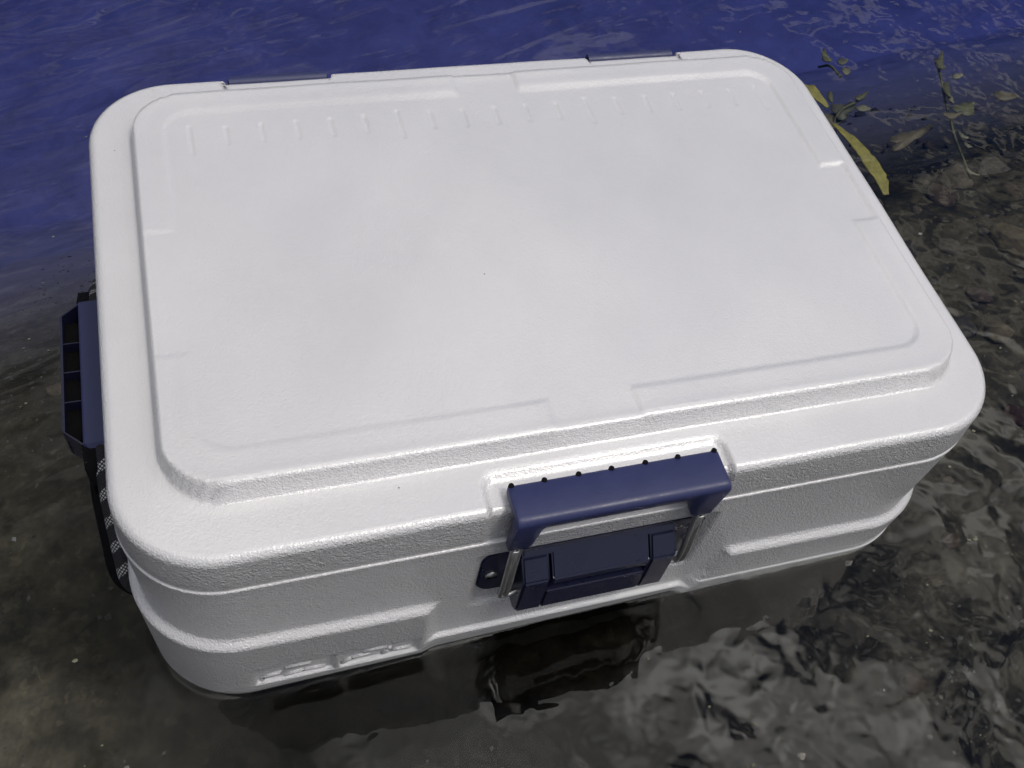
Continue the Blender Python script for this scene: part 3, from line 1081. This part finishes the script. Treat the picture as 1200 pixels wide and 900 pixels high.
def stone_at(x, y, s, flat=0.55, label=None, mesh=None, tint=None):
    o = bpy.data.objects.new('lake_stone', stone_meshes[mesh] if mesh is not None else random.choice(stone_meshes))
    col.objects.link(o)
    z = float(bed_z(np.array(x), np.array(y))) + bed_noise(x, y)
    a, b_ = random.uniform(0.75, 1.25), random.uniform(0.65, 1.1)
    o.scale = (s * a, s * b_, s * flat * random.uniform(0.7, 1.2))
    o.location = (x, y, z + s * 0.12)
    o.rotation_euler = (random.uniform(-0.25, 0.25), random.uniform(-0.25, 0.25), random.uniform(0, 6.28))
    v = random.random()
    c = tint or random.choice([(0.05, 0.048, 0.042), (0.085, 0.076, 0.058), (0.12, 0.105, 0.08), (0.10, 0.095, 0.085), (0.105, 0.078, 0.06), (0.17, 0.15, 0.115)])
    o.color = (c[0] * 0.62, c[1] * 0.60, c[2] * 0.55, 1)
    tag(o, label or 'small grey-brown stone lying on the lake bed under the shallow water', 'stone', 'stones lying on the lake bed')


def blocked(x, y):
    return -0.33 < x < 0.29 and -0.24 < y < 0.26


placed = []
for x, y, sz, fl, tint, lab in (
        (0.672, 0.168, 0.036, 0.4, (0.17, 0.145, 0.095), 'large tan flat stone at the right edge, biggest in sight'),
        (0.543, -0.054, 0.020, 0.5, (0.075, 0.045, 0.04), 'dark red stone near the right edge beside the cooler front corner'),
        (0.646, 0.320, 0.018, 0.5, (0.17, 0.16, 0.12), 'pale stone left of the lower tip of the trailing weed stem'),
        (0.744, 0.314, 0.024, 0.45, (0.16, 0.15, 0.12), 'pale broad stone at the right edge below the oval brown leaf'),
        (0.632, 0.267, 0.024, 0.35, (0.11, 0.085, 0.07), 'flat pinkish-brown stone below the trailing weed stem'),
        (0.537, 0.185, 0.017, 0.5, (0.08, 0.078, 0.07), 'grey stone close to the right side of the cooler lid'),
        (0.591, 0.179, 0.014, 0.6, (0.12, 0.11, 0.09), 'round brown-grey stone left of the large tan stone'),
        (0.586, 0.103, 0.015, 0.5, (0.115, 0.09, 0.08), 'small pinkish stone between the lid corner and right edge'),
        (0.577, 0.049, 0.020, 0.55, (0.19, 0.165, 0.12), 'cream-coloured stone right of the front right lid corner'),
        (0.536, 0.066, 0.022, 0.35, (0.09, 0.088, 0.082), 'flat slate-grey stone beside the front right lid corner'),
        (-0.436, 0.238, 0.014, 0.6, (0.24, 0.20, 0.15), 'pale lone stone left of the navy carry handle'),
        (0.302, -0.099, 0.0045, 0.8, (0.5, 0.48, 0.42), 'tiny white pebble right of the cooler waterline'),
        (0.176, -0.317, 0.005, 0.7, (0.5, 0.47, 0.40), 'white pebble near the bottom edge of the picture')):
    placed.append((x, y, sz))
    stone_at(x, y, sz, fl, lab, len(placed) % 8, tint)
tries = 0
while len(placed) < 270 and tries < 6000:
    tries += 1
    x, y = random.uniform(-0.6, 1.15), random.uniform(-0.5, 1.0)
    if blocked(x, y):
        continue
    dens = 0.06 + 1.0 * math.exp(-((x - 0.62) / 0.30) ** 2 - ((y - 0.20) / 0.30) ** 2) + (0.3 if x > 0.35 else 0)
    if random.random() > dens:
        continue
    s = 0.0082 * math.exp(random.gauss(0, 0.42))
    if x > 0.4 and random.random() < 0.12:
        s *= 2.2
    if any(math.hypot(x - a, y - b_) < (s + c) * 0.75 for a, b_, c in placed):
        continue
    placed.append((x, y, s))
    stone_at(x, y, s)


def make_gravel():
    """loose gravel and shell grit over the bed: one mass"""
    t = (1 + 5 ** 0.5) / 2
    base_v = np.array([(1, 0, 0), (-1, 0, 0), (0, 1, 0), (0, -1, 0), (0, 0, 1), (0, 0, -1)], float)
    base_f = np.array([(0, 2, 4), (2, 1, 4), (1, 3, 4), (3, 0, 4), (2, 0, 5), (1, 2, 5), (3, 1, 5), (0, 3, 5)])
    n = 9000
    xs = rng.uniform(-0.65, 1.15, n)
    ys = rng.uniform(-0.5, 1.1, n)
    V, F, C = [], [], []
    for i in range(n):
        x, y = xs[i], ys[i]
        if blocked(x, y):
            continue
        cl = mnoise.noise(Vector((x * 5, y * 5, 9.0)))
        if cl < rng.uniform(-0.5, 0.35):
            continue
        s = 0.0016 * math.exp(rng.normal(0, 0.45))
        z = float(bed_z(np.array(x), np.array(y))) + bed_noise(x, y)
        a = rng.uniform(0, 6.28)
        ca, sa = math.cos(a), math.sin(a)
        vv = base_v * np.array([s * rng.uniform(0.8, 1.6), s, s * 0.6]) * rng.uniform(0.7, 1.3, (6, 1))
        vv = np.stack([vv[:, 0] * ca - vv[:, 1] * sa + x, vv[:, 0] * sa + vv[:, 1] * ca + y, vv[:, 2] + z], -1)
        F.append(base_f + 6 * len(V))
        V.append(vv)
        g = rng.uniform(0, 1)
        C.append(np.full(6, g))
    me = bpy.data.meshes.new('bed_gravel')
    me.from_pydata(np.concatenate(V).tolist(), [], np.concatenate(F).tolist())
    at = me.attributes.new('tone', 'FLOAT', 'POINT')
    at.data.foreach_set('value', np.concatenate(C).astype(np.float32))
    m, nt, b = new_mat('bed_gravel')
    a_ = N(nt, 'ShaderNodeAttribute', attribute_name='tone')
    c = ramp(nt, a_.outputs['Fac'], [(0, (0.06, 0.056, 0.046)), (0.6, (0.10, 0.092, 0.072)), (0.96, (0.13, 0.12, 0.09)), (0.99, (0.5, 0.48, 0.42))])
    nt.links.new(c, b.inputs['Base Color'])
    b.inputs['Roughness'].default_value = 0.9
    o = link('bed_gravel', me, m, smooth=False)
    o['kind'] = 'stuff'


make_gravel()


# ------------------------------------------------------------------ weed and leaves
def mat_weed(name, c1, c2):
    m, nt, b = new_mat(name)
    tcx = N(nt, 'ShaderNodeTexCoord')
    n1 = N(nt, 'ShaderNodeTexNoise', i_Scale=60.0, i_Detail=5.0, i_Roughness=0.7)
    L(nt, tcx.outputs['Object'], n1.inputs['Vector'])
    c = ramp(nt, n1.outputs[0], [(0.3, c1), (0.7, c2)])
    nt.links.new(c, b.inputs['Base Color'])
    b.inputs['Roughness'].default_value = 0.6
    return m


YELLOW = mat_weed('yellowed_reed', (0.13, 0.12, 0.025), (0.36, 0.32, 0.08))
OLIVE = mat_weed('olive_weed', (0.06, 0.065, 0.03), (0.14, 0.14, 0.07))
GREYLEAF = mat_weed('drowned_leaf', (0.07, 0.075, 0.05), (0.12, 0.12, 0.09))
BROWNLEAF = mat_weed('brown_leaf', (0.09, 0.075, 0.045), (0.15, 0.13, 0.08))
PALE = mat_weed('bleached_leaf', (0.09, 0.09, 0.055), (0.26, 0.25, 0.17))


def ribbon(pts, widths, thick=0.0012, fold=0.25, jag=0.15, seed=1):
    """a blade: path in world metres, half widths, V-fold and torn edges"""
    rd = random.Random(seed)
    P = smooth_path(pts, 6)
    W = np.interp(np.linspace(0, 1, len(P)), np.linspace(0, 1, len(widths)), widths)
    secs = []
    for i, p in enumerate(P):
        t = (P[min(i + 1, len(P) - 1)] - P[max(i - 1, 0)]).normalized()
        a = t.cross(Vector((0, 0, 1))).normalized()
        w1 = W[i] * (1 + rd.uniform(-jag, jag))
        w2 = W[i] * (1 + rd.uniform(-jag, jag))
        u = Vector((0, 0, 1))
        secs.append([p - a * w1 + u * fold * w1, p - a * w1 * 0.5 + u * fold * w1 * 0.35, p, p + a * w2 * 0.5 + u * fold * w2 * 0.35, p + a * w2 + u * fold * w2,
                     p + a * w2 + u * (fold * w2 - thick), p - u * thick, p - a * w1 + u * (fold * w1 - thick)])
    return loft(secs)


def leaf(cx, cy, z, ln, wd, ang, seed, lobes=0.25, curl=0.2):
    """a leaf: outline fan with thickness and curl"""
    rd = random.Random(seed)
    n = 26
    top = []
    for i in range(n):
        a = 2 * math.pi * i / n
        r = 1 + lobes * math.sin(3 * a + seed) + rd.uniform(-0.12, 0.12)
        x, y = ln * 0.5 * math.cos(a) * r, wd * 0.5 * math.sin(a) * r
        top.append((x, y, curl * (x * x + y * y) / max(ln, wd) + rd.uniform(-0.0006, 0.0006)))
    ca, sa = math.cos(ang), math.sin(ang)
    V = [(cx + x * ca - y * sa, cy + x * sa + y * ca, z + zz) for x, y, zz in top] + [(cx, cy, z)]
    V += [(a, b_, c - 0.0010) for a, b_, c in V[:n]] + [(cx, cy, z - 0.0010)]
    F = []
    for i in range(n):
        j = (i + 1) % n
        F += [(i, j, n), (n + 1 + j, n + 1 + i, 2 * n + 1), (i, n + 1 + i, n + 1 + j, j)]
    return V, F


def thing_mesh(name, vf, mat, label, cat, group=None):
    o = pydata(name, *vf, mat)
    fix_normals(o)
    tag(o, label, cat, group)
    return o


thing_mesh('reed_blade', ribbon([(0.438, 0.276, -0.006), (0.4445, 0.245, -0.004), (0.4475, 0.220, -0.004), (0.4495, 0.190, -0.005), (0.4475, 0.167, -0.008)],
                                [0.002, 0.0050, 0.0065, 0.0080, 0.0070, 0.003], seed=3), YELLOW,
           'long yellow-green reed blade floating beside the far right corner of the cooler', 'reed')
thing_mesh('reed_blade', ribbon([(0.4250, 0.342, -0.006), (0.4350, 0.325, -0.004), (0.4430, 0.302, -0.006)], [0.003, 0.0085, 0.006, 0.002], seed=5), YELLOW,
           'short pointed yellow-green blade just behind the cooler, above the long reed', 'reed')
thing_mesh('drowned_leaf', leaf(0.423, 0.370, -0.02, 0.042, 0.030, -0.3, 4, 0.12), GREYLEAF,
           'broad grey-green leaf under water close behind the cooler rear corner', 'leaf')
thing_mesh('drowned_leaf', leaf(0.466, 0.305, -0.012, 0.034, 0.022, 0.6, 9, 0.3), GREYLEAF,
           'grey-green leaf lying among the yellow reed blades', 'leaf')
thing_mesh('drowned_leaf', leaf(0.448, 0.296, -0.016, 0.026, 0.024, 1.6, 12, 0.2), BROWNLEAF,
           'small brownish leaf under the short yellow blade', 'leaf')
thing_mesh('drowned_leaf', leaf(0.535, 0.262, -0.03, 0.060, 0.018, 0.35, 15, 0.35), BROWNLEAF,
           'brown elongated leaf under water right of the long reed blade', 'leaf')
thing_mesh('drowned_leaf', leaf(0.690, 0.305, -0.03, 0.030, 0.016, -0.2, 21, 0.15), BROWNLEAF,
           'oval brown leaf by the upper right edge of the picture', 'leaf')


def sprig(name, stem_pts, leaves, label, mat_s, group=None):
    root = empty(name, stem_pts[0])
    tag(root, label, 'water weed', group)
    inv = -Vector(stem_pts[0])
    v, f, uv = tube(smooth_path(stem_pts, 6), 0.0016, 7)
    pydata('stem', [p + inv for p in v], f, mat_s, root)
    for i, (x, y, z, ln, wd, an, mt) in enumerate(leaves):
        v, f = leaf(x, y, z, ln, wd, an, 40 + i, 0.15, 0.5)
        o = pydata('leaf', [Vector(p) + inv for p in v], f, mt, root)
        fix_normals(o)


sprig('water_weed', [(0.614, 0.360, -0.006), (0.603, 0.328, -0.004), (0.590, 0.292, -0.006), (0.585, 0.270, -0.010), (0.574, 0.232, -0.012), (0.566, 0.205, -0.010), (0.5520, 0.166, -0.004)],
      [(0.610, 0.345, 0.000, 0.030, 0.009, 1.1, OLIVE), (0.617, 0.318, 0.001, 0.016, 0.008, 0.3, PALE), (0.594, 0.299, 0.000, 0.028, 0.008, 1.2, OLIVE),
       (0.5895, 0.283, 0.001, 0.016, 0.006, 1.4, PALE), (0.600, 0.268, -0.004, 0.030, 0.020, 0.2, OLIVE), (0.582, 0.262, -0.003, 0.026, 0.010, 0.0, BROWNLEAF),
       (0.573, 0.224, 0.001, 0.014, 0.006, 1.9, PALE), (0.570, 0.209, 0.001, 0.010, 0.005, 2.0, PALE), (0.5525, 0.170, 0.001, 0.016, 0.005, 2.0, PALE)],
      'thin trailing weed stem with bleached leaves near the upper right edge', OLIVE)
sprig('water_weed', [(0.478, 0.392, -0.02), (0.481, 0.375, -0.006), (0.483, 0.352, -0.004)],
      [(0.479, 0.386, -0.002, 0.022, 0.010, 1.5, OLIVE), (0.493, 0.372, 0.000, 0.016, 0.010, 0.4, GREYLEAF), (0.489, 0.354, 0.001, 0.014, 0.010, 1.0, PALE)],
      'small leafy weed tuft floating behind the short yellow blade', OLIVE)
sprig('water_weed', [(0.447, 0.288, -0.022), (0.458, 0.300, -0.008), (0.478, 0.305, -0.002), (0.492, 0.309, 0.000)],
      [(0.486, 0.309, 0.001, 0.020, 0.007, 0.4, OLIVE), (0.480, 0.291, 0.000, 0.018, 0.010, -0.2, PALE), (0.455, 0.321, -0.004, 0.020, 0.006, 1.2, OLIVE)],
      'leafy weed sprig between the two yellow reed blades', OLIVE)


for o in list(col.objects):
    if o.get('category') in ('reed', 'leaf', 'water weed'):
        o.location.x -= 0.009
        o.location.y -= 0.010
        o.location.z -= 0.010
        if o['category'] != 'reed':
            o.location += Vector((0.026, 0.030, -0.036))


def make_flecks():
    V, F = [], []
    n = 260
    for i in range(n):
        if random.random() < 0.62:
            x, y = random.uniform(0.0, 0.5), random.uniform(-0.45, 0.0)
        else:
            x, y = random.uniform(-0.5, 0.8), random.uniform(-0.45, 0.5)
        if blocked(x, y):
            continue
        s = 0.0008 * math.exp(random.gauss(0, 0.5))
        k = len(V)
        a = random.uniform(0, 6.28)
        for j in range(5):
            w = a + j * 1.257
            r = s * random.uniform(0.6, 1.3)
            V.append((x + r * math.cos(w) * 1.3, y + r * math.sin(w), 0.0006))
        V.append((x, y, 0.0012))
        for j in range(5):
            F.append((k + j, k + (j + 1) % 5, k + 5))
    o = pydata('floating_flecks', V, F, PALE, smooth=False)
    o['kind'] = 'stuff'


make_flecks()
